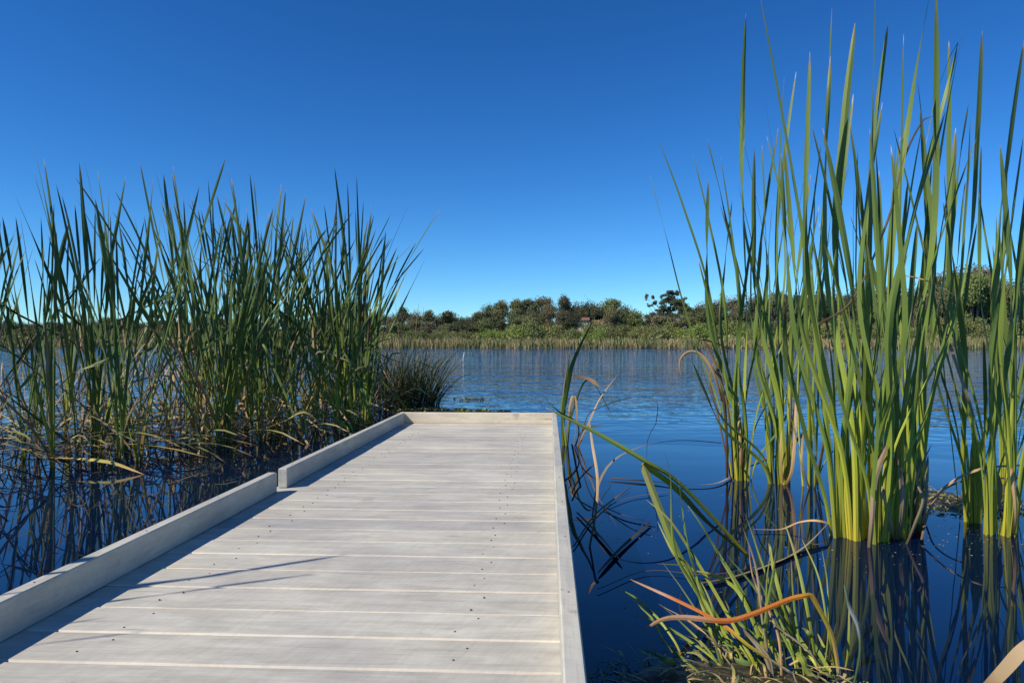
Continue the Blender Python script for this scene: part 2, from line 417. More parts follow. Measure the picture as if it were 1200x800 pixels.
# far reed fringe
m, nt, n, bs = mat('bank_reeds')
geo = nt.nodes.new('ShaderNodeNewGeometry')
cn = noi(nt, .16, 3, (1, .6, .2), .6, geo.outputs['Position'])
c = ramp(nt, cn, [(.30, (.15, .18, .07)), (.45, (.29, .27, .12)), (.55, (.40, .32, .16)), (.63, (.23, .26, .10)), (.75, (.27, .16, .10))])
c = mix(nt, 1, c, ramp(nt, attr(nt, 'h'), [(0, (.6, .6, .6)), (1, (1.3, 1.3, 1.2))]), 'MULTIPLY')
nt.links.new(c, bs.inputs[0]); bs.inputs['Roughness'].default_value = .8
mb = MB(); rr = random.Random(5)
for _ in range(24000):
    x = rr.uniform(-150, 150); y = shore(x) - 1.0 + rr.random() * 6
    hmul = 1 + .30 * noise.noise(Vector((x * .22, y * .2, 1)))
    H = rr.uniform(1.0, 2.1) * hmul; g = max(gz(x, y), -.2); wv = rr.uniform(.05, .11)
    a = rr.uniform(0, 3.14); dx, dy = math.cos(a) * wv, math.sin(a) * wv; lx, ly = rr.gauss(0, .3), rr.gauss(0, .3); hh = rr.random()
    i = [mb.add((x - dx, y - dy, g - .1), 0, hh), mb.add((x + dx, y + dy, g - .1), 0, hh), mb.add((x + dx * .7 + lx * .5, y + dy * .7 + ly * .5, g + H * .6), 0, hh), mb.add((x + lx, y + ly, g + H), 0, hh), mb.add((x - dx * .7 + lx * .5, y - dy * .7 + ly * .5, g + H * .6), 0, hh)]
    mb.face(i, 0, False)
tag(mb.build('bank_reeds', m), kind='stuff')
# low undergrowth hiding the ground behind the reeds
mb = MB(); rr = random.Random(6)
for _ in range(16000):
    x = rr.uniform(-160, 160); y = shore(x) + 4 + rr.random() * 40
    g = gz(x, y); s = rr.uniform(.2, .42); p = Vector((x, y, g + rr.random() * 2.2))
    a = Vector((rr.gauss(0, 1), rr.gauss(0, 1), rr.gauss(0, 1))).normalized(); b = a.orthogonal().normalized(); e = a.cross(b); hh = rr.random()
    mb.face([mb.add(p + b * s, 0, hh), mb.add(p + e * s, 0, hh), mb.add(p - b * s, 0, hh), mb.add(p - e * s, 0, hh)], 0, False)
tag(mb.build('undergrowth', SHRUB), kind='stuff')

# house among the trees
m_w, nt, n, bs = mat('white_render'); nt.links.new(ramp(nt, noi(nt, 2, 3), [(.3, (.62, .60, .57)), (.7, (.74, .73, .70))]), bs.inputs[0]); bs.inputs['Roughness'].default_value = .8
m_r, nt, n, bs = mat('roof_tile'); nt.links.new(ramp(nt, noi(nt, 4, 3), [(.3, (.16, .07, .05)), (.7, (.30, .15, .11))]), bs.inputs[0]); bs.inputs['Roughness'].default_value = .8
m_g, nt, n, bs = mat('window_glass'); bs.inputs[0].default_value = (.03, .04, .05, 1); bs.inputs['Roughness'].default_value = .1
Yh = 183; xh = (695 - 643) / F * Yh; gh = gz(xh, Yh)
hs_ = empty('house', (xh, Yh, gh), 'white house with a reddish roof half hidden among the far bank trees', 'house')
b = MB(); b.box((-4.5, 0, -.5), (-1.2, 5, 5.2)); b.box((-1.2, .6, -.5), (5.0, 5, 3.8)); b.build('wall', m_w, hs_)
b = MB()
for (x0, x1, y0, y1, z, rise) in ((-4.9, -.9, -.4, 5.4, 5.2, .8), (-.895, 5.4, .1, 5.4, 3.8, 1.5)):
    v = [b.add(p) for p in ((x0, y0, z), (x1, y0, z), (x1, y1, z), (x0, y1, z), (x0, (y0 + y1) / 2, z + rise), (x1, (y0 + y1) / 2, z + rise))]
    for f in ([0, 1, 5, 4], [2, 3, 4, 5], [0, 4, 3], [1, 2, 5], [0, 3, 2, 1]): b.face([v[i] for i in f], 0, False)
b.build('roof', m_r, hs_)
for (x0, z0, y) in ((-3.6, 3.2, -.03), (1.0, 1.6, .57), (3.4, 1.6, .57)):
    b = MB(); b.box((x0, y, z0), (x0 + 1.2, y + .06, z0 + 1.2)); wn = b.build('window', m_g, hs_)

# ------------------------------------------------------------------ boardwalk
DZ = CAMZ - .63; PITCH = .1462; SEAM = 1.366
def wood(name, ca, cb, along, seamcol=None, grey=(.30, .29, .28)):
    m, nt, n, bs = mat(name)
    sc = (1, 5, 5) if along == 'x' else (5, 1, 5)
    tc = nt.nodes.new('ShaderNodeTexCoord'); v = tc.outputs['Object']
    # shift the grain per board
    vm = nt.nodes.new('ShaderNodeVectorMath'); vm.operation = 'ADD'
    cmb = nt.nodes.new('ShaderNodeCombineXYZ'); h = attr(nt, 'h')
    nt.links.new(math_(nt, 'MULTIPLY', h, 37.), cmb.inputs[0]); nt.links.new(math_(nt, 'MULTIPLY', h, 91.), cmb.inputs[1])
    nt.links.new(v, vm.inputs[0]); nt.links.new(cmb.outputs[0], vm.inputs[1]); V = vm.outputs[0]
    g1 = noi(nt, 4.5, 6, sc, .62, V, .6)
    c = ramp(nt, g1, [(.28, ca), (.62, cb)])
    # broad weathering blotches, cross-cut saw marks
    g2 = noi(nt, 2.6, 4, (1, 1, 1), .6, v)
    c = mix(nt, math_(nt, 'MULTIPLY', ramp(nt, g2, [(.40, (0, 0, 0)), (.70, (1, 1, 1))]), .5), c, grey)
    rot = nt.nodes.new('ShaderNodeVectorRotate'); rot.inputs['Angle'].default_value = .35; nt.links.new(V, rot.inputs['Vector'])
    saw = noi(nt, 55, 3, (1.3, .22, 1) if along == 'x' else (.22, 1.3, 1), .6, rot.outputs[0], .8)
    c = mix(nt, 1, c, ramp(nt, saw, [(.32, (.93, .93, .935)), (.6, (1.02, 1.02, 1.02))]), 'MULTIPLY')
    # board to board tone
    c = mix(nt, 1, c, ramp(nt, h, [(0, (.88, .88, .90)), (.5, (1, .985, .965)), (1, (1.07, 1.06, 1.04))]), 'MULTIPLY')
    fine = noi(nt, 1.0, 5, (5, 170, 40) if along == 'x' else (170, 5, 40), .7, V, .4)
    c = mix(nt, 1, c, ramp(nt, fine, [(.3, (.84, .84, .85)), (.5, (1, 1, 1)), (.7, (1.05, 1.05, 1.04))]), 'MULTIPLY')
    # knots and drying cracks
    mp = nt.nodes.new('ShaderNodeMapping'); mp.inputs['Scale'].default_value = (1.5, 4, 1) if along == 'x' else (4, 1.5, 1); nt.links.new(V, mp.inputs[0])
    vo = nt.nodes.new('ShaderNodeTexVoronoi'); vo.inputs['Scale'].default_value = 1.3; nt.links.new(mp.outputs[0], vo.inputs['Vector'])
    c = mix(nt, math_(nt, 'MULTIPLY', ramp(nt, vo.outputs['Distance'], [(0, (1, 1, 1)), (.035, (.8, .8, .8)), (.07, (0, 0, 0))]), .45), c, (.27, .21, .15))
    crk = noi(nt, 1.0, 3, (2.2, 75, 40) if along == 'x' else (75, 2.2, 40), .6, V, .5)
    c = mix(nt, math_(nt, 'MULTIPLY', ramp(nt, crk, [(.27, (1, 1, 1)), (.34, (0, 0, 0))]), .55), c, (.20, .18, .16))
    # small dark stains
    g3 = noi(nt, 16, 5, (1, 1, 1), .7, v)
    c = mix(nt, math_(nt, 'MULTIPLY', math_(nt, 'SUBTRACT', g3, .655), 7, clamp=True), c, (.20, .18, .16))
    nt.links.new(c, bs.inputs[0]); bs.inputs['Roughness'].default_value = .72; bs.inputs['Specular IOR Level'].default_value = .3
    hh = math_(nt, 'ADD', g1, math_(nt, 'MULTIPLY', saw, .5))
    bump(nt, hh, bs, .35, .002)
    return m
DECK = wood('weathered_decking', (.425, .40, .325), (.59, .565, .475), 'x')
EDGE = wood('board_edge', (.62, .55, .43), (.70, .63, .50), 'x')
KERB = wood('kerb_timber', (.44, .42, .34), (.60, .575, .47), 'y', grey=(.36, .36, .35))
ENDK = wood('end_kerb_timber', (.66, .56, .40), (.80, .71, .54), 'x', grey=(.6, .52, .4))
jet = empty('boardwalk', (-.55, 2.2, DZ), 'pale weathered timber boardwalk with low kerbs running out over the lake', 'boardwalk')
O = (-.55, 2.2, DZ)
ks = list(range(-19, 30))
mb = MB()
bstart = SEAM + PITCH * ks[0]
for k in ks:
    y0 = SEAM + PITCH * k; y1 = y0 + PITCH - .0035
    dz = uv(-.0012, .0012)
    mb.box((-1.205 + uv(-.004, .004), y0, DZ - .032), (.068 + uv(-.003, .003), min(y1, 5.665), DZ + dz), .0038, R.random(), 0, 1)
deck = mb.build('decking', [DECK, EDGE], jet, O)
KT = .085; KW = .038
def kerb(x0, x1, y0, y1, m, lab=None):
    b = MB(); b.box((x0, y0, DZ + .0025), (x1, y1, DZ + KT), .003, R.random()); o = b.build('kerb', m, jet, O)
    if lab: o['label'] = lab
kerb(-1.155 - KW, -1.155, -1.3, 2.97, KERB, 'long near kerb along the left edge of the boardwalk')
kerb(-1.146 - KW, -1.146, 3.06, 5.61, KERB, 'far kerb along the left edge, after the gap')
kerb(.024, .024 + KW, -1.3, 3.18, KERB, 'near kerb along the right edge of the boardwalk')
kerb(.025, .025 + KW, 3.183, 5.61, KERB, 'far kerb along the right edge of the boardwalk')
kerb(-1.146 - KW, .025 + KW, 5.613, 5.613 + KW, ENDK, 'cream kerb across the far end of the boardwalk')
JO = wood('joist_timber', (.16, .14, .11), (.26, .23, .19), 'y')
for x in (-1.17, -.94, -.56, -.18, .03):
    b = MB(); b.box((x - .022, -1.35, DZ - .14), (x + .022, 5.60, DZ - .036), 0, R.random()); b.build('joist', JO, jet, O)
b = MB(); b.box((-1.2, 5.603, DZ - .15), (.065, 5.640, DZ - .037), 0, .5); b.build('fascia', JO, jet, O)
for y in (-.6, 1.9, 4.4):
    b = MB(); b.box((-1.15, y - .04, DZ - .24), (0, y + .04, DZ - .143), 0, .3); b.build('bearer', JO, jet, O)
    for x in (-1.02, -.1):
        b = MB(); b.tube([(x, y, -1.3), (x, y, DZ - .242)], .07, .068, 12); b.build('pile', JO, jet, O)
ms, nt, n, bs = mat('screw_steel'); bs.inputs[0].default_value = (.10, .08, .07, 1); bs.inputs['Metallic'].default_value = .6; bs.inputs['Roughness'].default_value = .5
sproto = None
for k in range(0, 25):
    for x in (-.94, -.18):
        for q in (.24, .70):
            if sproto is None:
                b = MB(); b.tube([(0, 0, -.004), (0, 0, .0005)], .0023, .0023, 8); sproto = b.build('screw', ms, deck); s = sproto
            else:
                s = sproto.copy(); COL.objects.link(s); s.parent = deck
            s.location = (x + (.014 if q > .5 else -.014) + uv(-.012, .012) - O[0], SEAM + PITCH * (k + q) + uv(-.014, .014) - O[1], .0015)
for kb in [c for c in jet.children if c.name.startswith('kerb')][:4]:
    xs_ = [v.co.x for v in kb.data.vertices]; ys_ = [v.co.y for v in kb.data.vertices]
    y = max(min(ys_), -1.2 - 0.9) + .12
    while y < max(ys_):
        s = sproto.copy(); COL.objects.link(s); s.parent = kb; s.location = ((min(xs_) + max(xs_)) / 2 + uv(-.004, .004), y, KT + .0008); y += .45
# gouge on the decking: a small dark scuffed patch
msc, nt, n, bs = mat('scuff'); bs.inputs[0].default_value = (.16, .145, .13, 1); bs.inputs['Roughness'].default_value = .9
b = MB()
for q in range(6):
    p = onz(424 + q * 2.2, 586 - (q % 3) * 1.5, DZ + .0025); d = Vector((uv(.02, .045), uv(.004, .02), 0)); sd_ = Vector((-.0005, .0018, 0))
    i = [b.add(p - d * .5), b.add(p + sd_), b.add(p + d * .5), b.add(p - sd_)]; b.face(i, 0, False)
b.build('scuff_mark', msc, deck, O)

# ------------------------------------------------------------------ cattails, right side (hero plants)
def hero(basepx, tips, label, w=.044, group='cattails standing right of the boardwalk', dry=(), sheathw=None, name='cattail_plant', extra=6):
    B = onz(*basepx, 0.0); d0 = depth(B)
    root = empty(name, B, label, 'cattail', group)
    n_ = len(tips)
    fan = uv(-.4, .4)
    tips = list(tips)
    for _ in range(extra):
        tips.append((basepx[0] + uv(-115, 115), uv(120, 400) + max(0, (basepx[1] < 600) * 30), {'w': uv(.35, .75)}))
    tips.sort(key=lambda q: q[0] + uv(-25, 25)); n_ = len(tips)
    for i, tp in enumerate(tips):
        tx, ty = tp[0], tp[1]; opt = tp[2] if len(tp) > 2 else {}
        dd = d0 + opt.get('dd', uv(-.28, .28))
        T = at(tx, ty, dd)
        off = Vector((math.cos(fan), math.sin(fan), 0)) * ((i - (n_ - 1) / 2) * w * .15) + Vector((uv(-.01, .01), uv(-.035, .035), 0))
        S = B + off + Vector((0, 0, -.12))
        up = Vector((0, 0, 1)); L = (T - S).length
        bow = opt.get('bow', uv(-.09, .10)) * L
        lat = (T - S).normalized().cross(CF).normalized()
        c1 = S + (T - S) * .25 + up * .02 * L; c1 = c1.lerp(S + up * L * .25, .35)
        c2 = S + (T - S) * .55 + lat * bow * .6
        c3 = S + (T - S) * .8 + lat * bow * .35
        pts = [S, c1, c2, c3, T]
        if 'fold' in opt:
            fx, fy = opt['fold']; K = T; pts = [S, c1, c2, K, at((tx * .4 + fx * .6), (ty * .6 + fy * .4), dd - .05), at(fx, fy, dd - .1)]
        b = MB()
        ww = .57 * w * opt.get('w', uv(.65, 1.15))
        ribbon(b, pts, ww, yaw=uv(-.9, .9) + math.pi * R.randint(0, 1), twist=opt.get('tw', R.choice((-1, 1)) * uv(1.2, 4.2)), n=30, thick=.5, taper=uv(.16, .28), base=uv(.75, .95))
        b.build('leaf', LEAF, root, B)
    # sheath
    b = MB(); sw = w * .75
    ribbon(b, [B + Vector((0, 0, -.15)), B + Vector((.003, 0, .15)), B + Vector((0, .003, .42))], sw, yaw=fan, twist=.1, n=8, thick=.75, taper=.5, base=1, t0=0, t1=1)
    b.build('leaf_sheath', SHEATH, root, B)
    for pts, wd, mt in dry: stalk(root, B, pts, wd, mt, 'dry_leaf')
    return root, B
def stalk(root, B, pts, wd, mt, name='dry_leaf', label=None, tw=None, taper=.3, side=None, n=28, thick=.10, base=.7):
    """pts: (px, py, d) or (px, py) on the water"""
    P = [onz(p[0], p[1], .012) if len(p) == 2 else at(*p) for p in pts]
    b = MB(); ribbon(b, P, wd, yaw=uv(-.7, .7), twist=uv(-1.5, 1.5) if tw is None else tw, n=n, taper=taper, side=side, thick=thick, base=base)
    o = b.build(name, mt, root, B)
    if label: o['label'] = label
    return o
def drybase(basepx, n_=2, s=1.):
    """short dead leaves hugging the base of a plant"""
    B = onz(*basepx); d = depth(B); out = []
    for _ in range(n_):
        dx = uv(-16, 16) * s
        out.append(([(basepx[0] + dx * .2, basepx[1] + 3, d), (basepx[0] + dx, basepx[1] - uv(25, 50) * s, d - .05), (basepx[0] + dx * 1.3 + uv(-10, 10), basepx[1] - uv(60, 130) * s, d)], uv(.012, .026), R.choice((DRY, DRY, DARKDRY))))
    return out
A_, AB = hero((868, 562), [(812, 180, {'w': .7}), (829, 163, {'w': .8}), (830, 212), (869, 202), (818, 303, {'w': .6}), (858, 235), (884, 262), (893, 170)], 'leftmost green cattail standing right of the boardwalk, brown dead leaves curling off its left', .046, dry=drybase((868, 562)))
hero((916, 566), [(874, 16, {'w': 1.1}), (919, 90), (933, 84), (884, 175), (905, 235), (950, 205), (893, 280)], 'broad-based cattail second from left in the right-hand stand, one straight tip far left', .052, dry=drybase((918, 567), 3))
hero((950, 570), [(946, 109), (975, 9, {'w': .8}), (960, 240), (985, 170), (925, 290)], 'slim cattail just behind and left of the large yellow-based one', .042, dry=drybase((952, 572), 2))
hero((986, 628), [(891, -4, {'w': 1.0, 'bow': -.03}), (949, 61, {'w': 1.2}), (915, 180), (964, 150), (1000, 110)], 'cattail at the left of the nearest yellow-based cluster, leaves sweeping far left', .050, sheathw=.05)
hero((1008, 632), [(1026, -30, {'w': 1.1, 'tw': .9, 'bow': 0}), (1002, 27), (973, 66), (1041, 25), (1020, 180)], 'cattail in the nearest yellow-based cluster with the widest straight leaf reaching the top', .054, sheathw=.062)
hero((1030, 634), [(1059, 40), (1090, -10), (1108, 130), (1044, 170), (1121, 60, {'fold': (1085, 170), 'w': .6})], 'right of the nearest yellow-based pair, cattail with a leaf reaching the top edge', .046, sheathw=.045)
hero((1050, 630), [(1097, -16, {'w': 1.1}), (1075, 90), (1120, 180), (1034, 120), (1064, 210)], 'shaded dark cattail among brown dead bases right of the yellow-based cluster', .044, dry=drybase((1050, 632), 4))
hero((1070, 612), [(1112, 48, {'w': 1.1}), (1151, 36, {'bow': -.04, 'w': 1.1}), (1128, 35, {'w': .7}), (1092, 190), (1075, 260)], 'dark cattail leaning right with tips close together high beside the top right', .046, dry=drybase((1075, 625), 4))
hero((1140, 612), [(1078, 128), (1120, 150, {'w': 1.2}), (1105, 235), (1145, 260), (1163, 284)], 'cattail leaning left across a brown leaf, left of the two rightmost plants', .044, dry=drybase((1160, 618), 1))
hero((1160, 626), [(1200, 46, {'w': 1.2, 'bow': .04}), (1135, 120), (1172, 170), (1183, 297)], 'green cattail second from the right edge, one long leaf bowing out to the right edge', .046, sheathw=.048)
hero((1187, 628), [(1235, -10), (1199, 160, {'bow': .06}), (1215, 90), (1190, 230)], 'rightmost cattail with its base in view, standing close to the right edge', .044, sheathw=.046, dry=drybase((1187, 628), 1))
hero((1178, 566), [(1150, 168), (1185, 130), (1213, 190), (1168, 250), (1200, 260)], 'farther cattail seen behind the two rightmost yellow-green bases', .04)
hero((1062, 572), [(1030, 200), (1055, 160), (1080, 150), (1096, 230), (1010, 260)], 'farther dark cattail seen through the middle of the right-hand cattails', .04, dry=drybase((1062, 575), 3))
hero((1245, 610), [(1180, 250, {'w': .8}), (1205, 190), (1222, 80), (1260, 20), (1290, 100)], 'cattail rooted just outside the right edge, only leaf tips in view', .046)
hero((905, 552), [(862, 130, {'w': .7}), (912, 150), (895, 110, {'w': .7}), (880, 300), (925, 230)], 'slender cattail at the back between the two leftmost right-hand plants', .036)

# dead leaves and stalks of the leftmost right-hand plant
dA = depth(AB)
stalk(A_, AB, [(852, 560, dA), (851, 500, dA), (846, 450, dA - .05), (834, 416, dA), (821, 392, dA)], .022, DARKDRY, label='dark dead leaf arching left')
stalk(A_, AB, [(860, 560, dA), (856, 500, dA - .1), (848, 455, dA - .1), (833, 428, dA - .1), (819, 410, dA - .1), (816, 402, dA - .12), (821, 398, dA - .12), (838, 402, dA), (860, 411, dA + .1)], .020, DRY, label='pale curled dead leaf')
stalk(A_, AB, [(846, 470, dA - .1), (836, 436, dA - .15), (822, 416, dA - .15), (808, 412, dA - .15), (798, 420, dA - .15), (797, 432, dA - .15), (799, 441, dA - .15)], .018, DRY)
stalk(A_, AB, [(857, 562, dA), (840, 480, dA + .1), (832, 440, dA + .1), (852, 400, dA + .1)], .014, DARKDRY)
stalk(A_, AB, [(866, 552), (840, 566), (800, 568), (765, 564), (712, 560)], .02, DRY, label='brown leaf lying flat on the water')
stalk(A_, AB, [(873, 545), (915, 528), (940, 508), (958, 500)], .026, DRY)

# mid-clump dead leaves belong to the near plants: own little tagged groups as fallen leaves
def loose(pts, wd, mt, label, name='dead_leaf', tw=None, side=None, taper=.3, group='dead leaves lying about the right-hand cattails'):
    P = [onz(p[0], p[1], .012) if len(p) == 2 else at(*p) for p in pts]
    b = MB(); ribbon(b, P, wd, yaw=uv(-.6, .6), twist=uv(-.8, .8) if tw is None else tw, n=26, taper=taper, side=side)
    return tag(b.build(name, mt, None, tuple(P[0])), label, 'dead leaf', group)
loose([(815, 684), (870, 672), (935, 645), (975, 608, 3.4)], .026, DRY, 'long tan dead leaf lying in the water left of the nearest yellow-based cattails', side=Vector((1, 0, .2)))
loose([(884, 620), (915, 620), (936, 612, 3.45), (958, 610, 3.4), (985, 617)], .015, DRY, 'short bent tan leaf on the water between the left and nearest right-hand cattails')
loose([(1080, 632), (1088, 600, 3.4), (1108, 570, 3.5), (1150, 549, 3.5), (1215, 544, 3.5)], .013, DRY, 'thin straw leaf arching right in front of the two rightmost cattails')
loose([(1085, 610), (1098, 580, 3.6), (1135, 562, 3.6), (1205, 560, 3.6)], .010, DRY, 'thinner straw leaf arching just below another before the rightmost cattails')
loose([(1062, 640, 3.2), (1072, 615, 3.2), (1082, 585, 3.25), (1075, 560, 3.3), (1092, 520, 3.3)], .018, DRY, 'reddish brown dead leaf standing at the foot of the dark cattails')
loose([(1018, 655, 3.15), (1022, 610, 3.15), (1026, 560, 3.2), (1040, 520, 3.2)], .026, DRY, 'broad pale dead leaf hanging between the yellow bases and dark cattails')
loose([(955, 390, 3.6), (985, 418, 3.4), (1005, 440, 3.3), (1024, 474, 3.3)], .018, DRY, 'pale dead leaf lodged diagonally halfway up the right-hand cattails')
loose([(1050, 322, 3.3), (1075, 326, 3.2), (1102, 336, 3.15), (1124, 351, 3.1)], .020, DRY, 'tan dead leaf lodged near level high in the right-hand cattails')
loose([(960, 380, 3.2), (1000, 350, 3.3), (1040, 260, 3.3), (1062, 180, 3.3), (1083, 140, 3.3), (1094, 136, 3.3)], .016, DRY, 'long thin straw leaf rising steeply to the sky amid the right-hand cattails')
loose([(1105, 380, 3.4), (1118, 420, 3.3), (1130, 455, 3.3), (1142, 490, 3.3)], .022, DRY, 'rusty dead leaf lodged between the leaves of the cattails leaning left')
loose([(845, 519, 4.6), (800, 516, 4.2), (760, 521, 4.0), (722, 537, 3.9), (702, 566, 3.8), (692, 618, 3.7)], .018, DRY, 'tan dead leaf arching over the water midway to the boardwalk')

# plant beside the far right corner of the boardwalk
Bc = onz(661, 522)
Pc = empty('cattail_plant', Bc, 'small cattail growing against the far right corner of the boardwalk', 'cattail', 'cattails standing right of the boardwalk')
dc = depth(Bc)
for pts, wd in (([(661, 530, dc), (660, 490, dc), (668, 440, dc), (676, 415, dc), (697, 372, dc)], .05), ([(664, 530, dc), (658, 480, dc), (664, 450, dc), (666, 420, dc)], .03), ([(662, 530, dc), (672, 480, dc), (690, 445, dc), (718, 487, dc - .2)], .022)):
    stalk(Pc, Bc, pts, wd, LEAF, 'leaf', tw=.6)
for pts, wd, mt in (([(664, 530, dc), (668, 480, dc), (673, 465, dc), (677, 500, dc)], .035, DRY), ([(668, 545, dc), (690, 495, dc - .2), (702, 468, dc - .2), (724, 438, dc - .3)], .022, DRY),
                    ([(670, 550, dc), (686, 492, dc - .3), (702, 478, dc - .6), (738, 466, dc - .9), (768, 467, dc - 1.1), (770, 478, dc - 1.1), (769, 495, dc - 1.1), (759, 514, dc - 1.1), (758, 540, dc - 1.1)], .011, DRY),
                    ([(665, 545, dc), (675, 500, dc), (660, 470, dc), (668, 410, dc)], .012, DRY),
                    ([(670, 540, dc), (678, 500, dc), (655, 482, dc - .2), (637, 464, dc - .2)], .014, DARKDRY), ([(668, 540, dc), (682, 505, dc - .2), (708, 497, dc - .5)], .012, DARKDRY),
                    ([(672, 440, dc - .1), (690, 444, dc - .2), (703, 453, dc - .3)], .03, DARKDRY)):
    stalk(Pc, Bc, pts, wd, mt)
Bd = onz(690, 640)
Pd = empty('dead_reed', Bd, 'tangle of thin pale and dark dead stalks in the water beside the boardwalk kerb', 'dead reed')
dd = depth(Bd)
for pts, wd, mt in (([(690, 645, dd), (698, 600, dd), (700, 560, dd + .3), (694, 520, dd + .6), (690, 490, dd + .8)], .014, DRY),
                    ([(712, 592), (740, 582), (765, 578), (785, 575)], .012, DARKDRY), ([(672, 640), (700, 600), (740, 570)], .010, DARKDRY),
                    ([(708, 594), (735, 605), (770, 612)], .016, DARKDRY), ([(670, 520, 5.), (678, 560, 4.6), (690, 610, 4.), (700, 650, dd)], .016, DARKDRY),
                    ([(666, 560, 4.6), (680, 600, 4.2), (715, 650, dd - .1)], .014, DARKDRY), ([(676, 600), (700, 625), (730, 660)], .016, DARKDRY),
                    ([(762, 612), (730, 640), (700, 672)], .02, DARKDRY), ([(668, 580, 4.3), (680, 560, 4.4), (700, 540, 4.5)], .01, DARKDRY),
                    ([(700, 690), (760, 668), (840, 672), (930, 650)], .008, DARKDRY), ([(640, 400, 5), (640, 401, 5)], .0001, DARKDRY)):
    stalk(Pd, Bd, pts, wd, mt, 'stalk') if wd > .001 else None

# ------------------------------------------------------------------ foreground clump, bottom right
Bf = onz(905, 790)
Pf = empty('foreground_clump', Bf, 'untidy clump of green and dead leaves rising from the mud mat nearest the camera', 'reed clump')
df = depth(Bf)
stalk(Pf, Bf, [(895, 812, df), (850, 742, df + .15), (800, 660, df + .3), (775, 600, df + .4), (753, 543, df + .5)], .029, GRASS, 'leaf', 'wide grey-green leaf folded over at its tip', tw=.2, taper=.02, thick=.1, base=.35, side=CR)
stalk(Pf, Bf, [(753, 543, df + .5), (790, 570, df + .6), (830, 612, df + .8), (880, 655, df + .9)], .021, LEAF, 'leaf', 'dark folded-down end of the wide leaf', tw=.5, taper=.7, thick=.1, base=1, side=CR + CU * .5)
stalk(Pf, Bf, [(880, 655, df + 1.0), (800, 570, df + .9), (755, 540, df + .9), (700, 508, df + 1.0), (640, 478, df + 1.1)], .026, LEAF, 'leaf', 'long green leaf reaching left to the boardwalk', tw=.3, taper=.5, thick=.1)
stalk(Pf, Bf, [(985, 815, df), (982, 780, df), (974, 742, df), (954, 702, df), (949, 697, df), (942, 698, df), (925, 702, df + .02), (880, 720, df + .03), (850, 727, df + .04), (800, 723, df + .05), (775, 726, df + .05), (754, 738, df + .05)], .0145, ORANGE, 'dry_leaf', 'orange dead leaf bent sharply at a right angle', tw=.15, n=60, taper=.2, side=(CU + CR).normalized(), thick=.05)
stalk(Pf, Bf, [(930, 790, df), (880, 758, df), (845, 730, df + .05), (800, 706, df + .1), (738, 678, df + .2)], .011, ORANGE, 'dry_leaf')
stalk(Pf, Bf, [(1000, 806, df - .05), (1008, 765, df - .05), (1006, 735, df - .05), (996, 712, df - .05), (992, 695, df - .05), (989, 684, df - .05)], .012, PALE, 'stem', 'pale stem with flaking white skin')
G_ = [((885, 812), (850, 760), (815, 690), (790, 640), (786, 560), (778, 528), .012), ((900, 812), (868, 768), (840, 720), (820, 690), (810, 665), (770, 660), .009), ((870, 812), (838, 752), (820, 700), (805, 660), (790, 650), (770, 610), .012),
      ((925, 812), (905, 760), (880, 720), (860, 680), (845, 655), (838, 640), .012), ((948, 812), (932, 760), (915, 700), (905, 660), (902, 640), (898, 628), .014), ((945, 812), (938, 760), (932, 720), (929, 690), (928, 670), (927, 655), .008),
      ((975, 812), (955, 775), (935, 745), (925, 730), (915, 715), (905, 700), .018), ((980, 812), (950, 790), (940, 770), (930, 760), (915, 752), (900, 752), .03), ((880, 815), (860, 800), (842, 785), (830, 775), (815, 765), (800, 764), .014),
      ((798, 766), (790, 750), (772, 725), (758, 712), (745, 700), (728, 690), .010), ((788, 764), (775, 745), (765, 725), (752, 712), (740, 700), (724, 688), .009), ((835, 812), (815, 795), (795, 780), (780, 772), (765, 764), (748, 759), .022),
      ((930, 812), (912, 798), (900, 785), (880, 778), (860, 772), (842, 762), .020), ((1012, 812), (1000, 795), (985, 790), (970, 788), (955, 770), (945, 770), .035), ((920, 812), (900, 770), (870, 700), (850, 680), (830, 672), (810, 668), .016),
      ((960, 812), (950, 770), (936, 745), (925, 715), (920, 705), (918, 698), .012), ((990, 812), (975, 790), (960, 765), (952, 752), (946, 740), (940, 735), .015), ((860, 812), (850, 780), (842, 745), (836, 715), (826, 690), (812, 668), .008),
      ((905, 812), (890, 788), (880, 760), (872, 735), (862, 725), (848, 715), .01)]
G_ += [((905, 812), (880, 770), (850, 715), (815, 655), (785, 610), (757, 585), .013), ((935, 812), (905, 755), (868, 690), (840, 645), (822, 615), (806, 592), .011), ((880, 812), (848, 748), (822, 690), (806, 640), (800, 600), (795, 560), .009), ((965, 812), (930, 740), (905, 690), (890, 650), (880, 620), (872, 600), .010)]
for g in G_:
    pts = [(x, y, df + .02 + (800 - y) * .0012 + uv(-.05, .05)) for x, y in g[:-1]]
    stalk(Pf, Bf, pts, g[-1] * .8, R.choice((GRASS, GRASS, LEAF)), 'leaf', tw=uv(-.8, .8), taper=.5, thick=.15, side=CR)
for _ in range(16):
    x0 = uv(840, 990); x1 = x0 + uv(-90, 30); y1 = uv(690, 790)
    pts = [(x0, 808, df + uv(-.05, .1)), ((x0 * .6 + x1 * .4) + uv(-8, 8), 808 * .6 + y1 * .4, df + uv(0, .1)), (x1 + uv(-15, 15), y1, df + uv(0, .25))]
    if R.random() < .35: pts.append((x1 + uv(-25, 25), y1 + uv(15, 40), df + .1))
    stalk(Pf, Bf, pts, uv(.004, .010), R.choice((DRY, GRASS, GRASS, LITTER, DARKDRY)), R.choice(('dry_leaf',)), tw=uv(-1, 1), taper=.4)
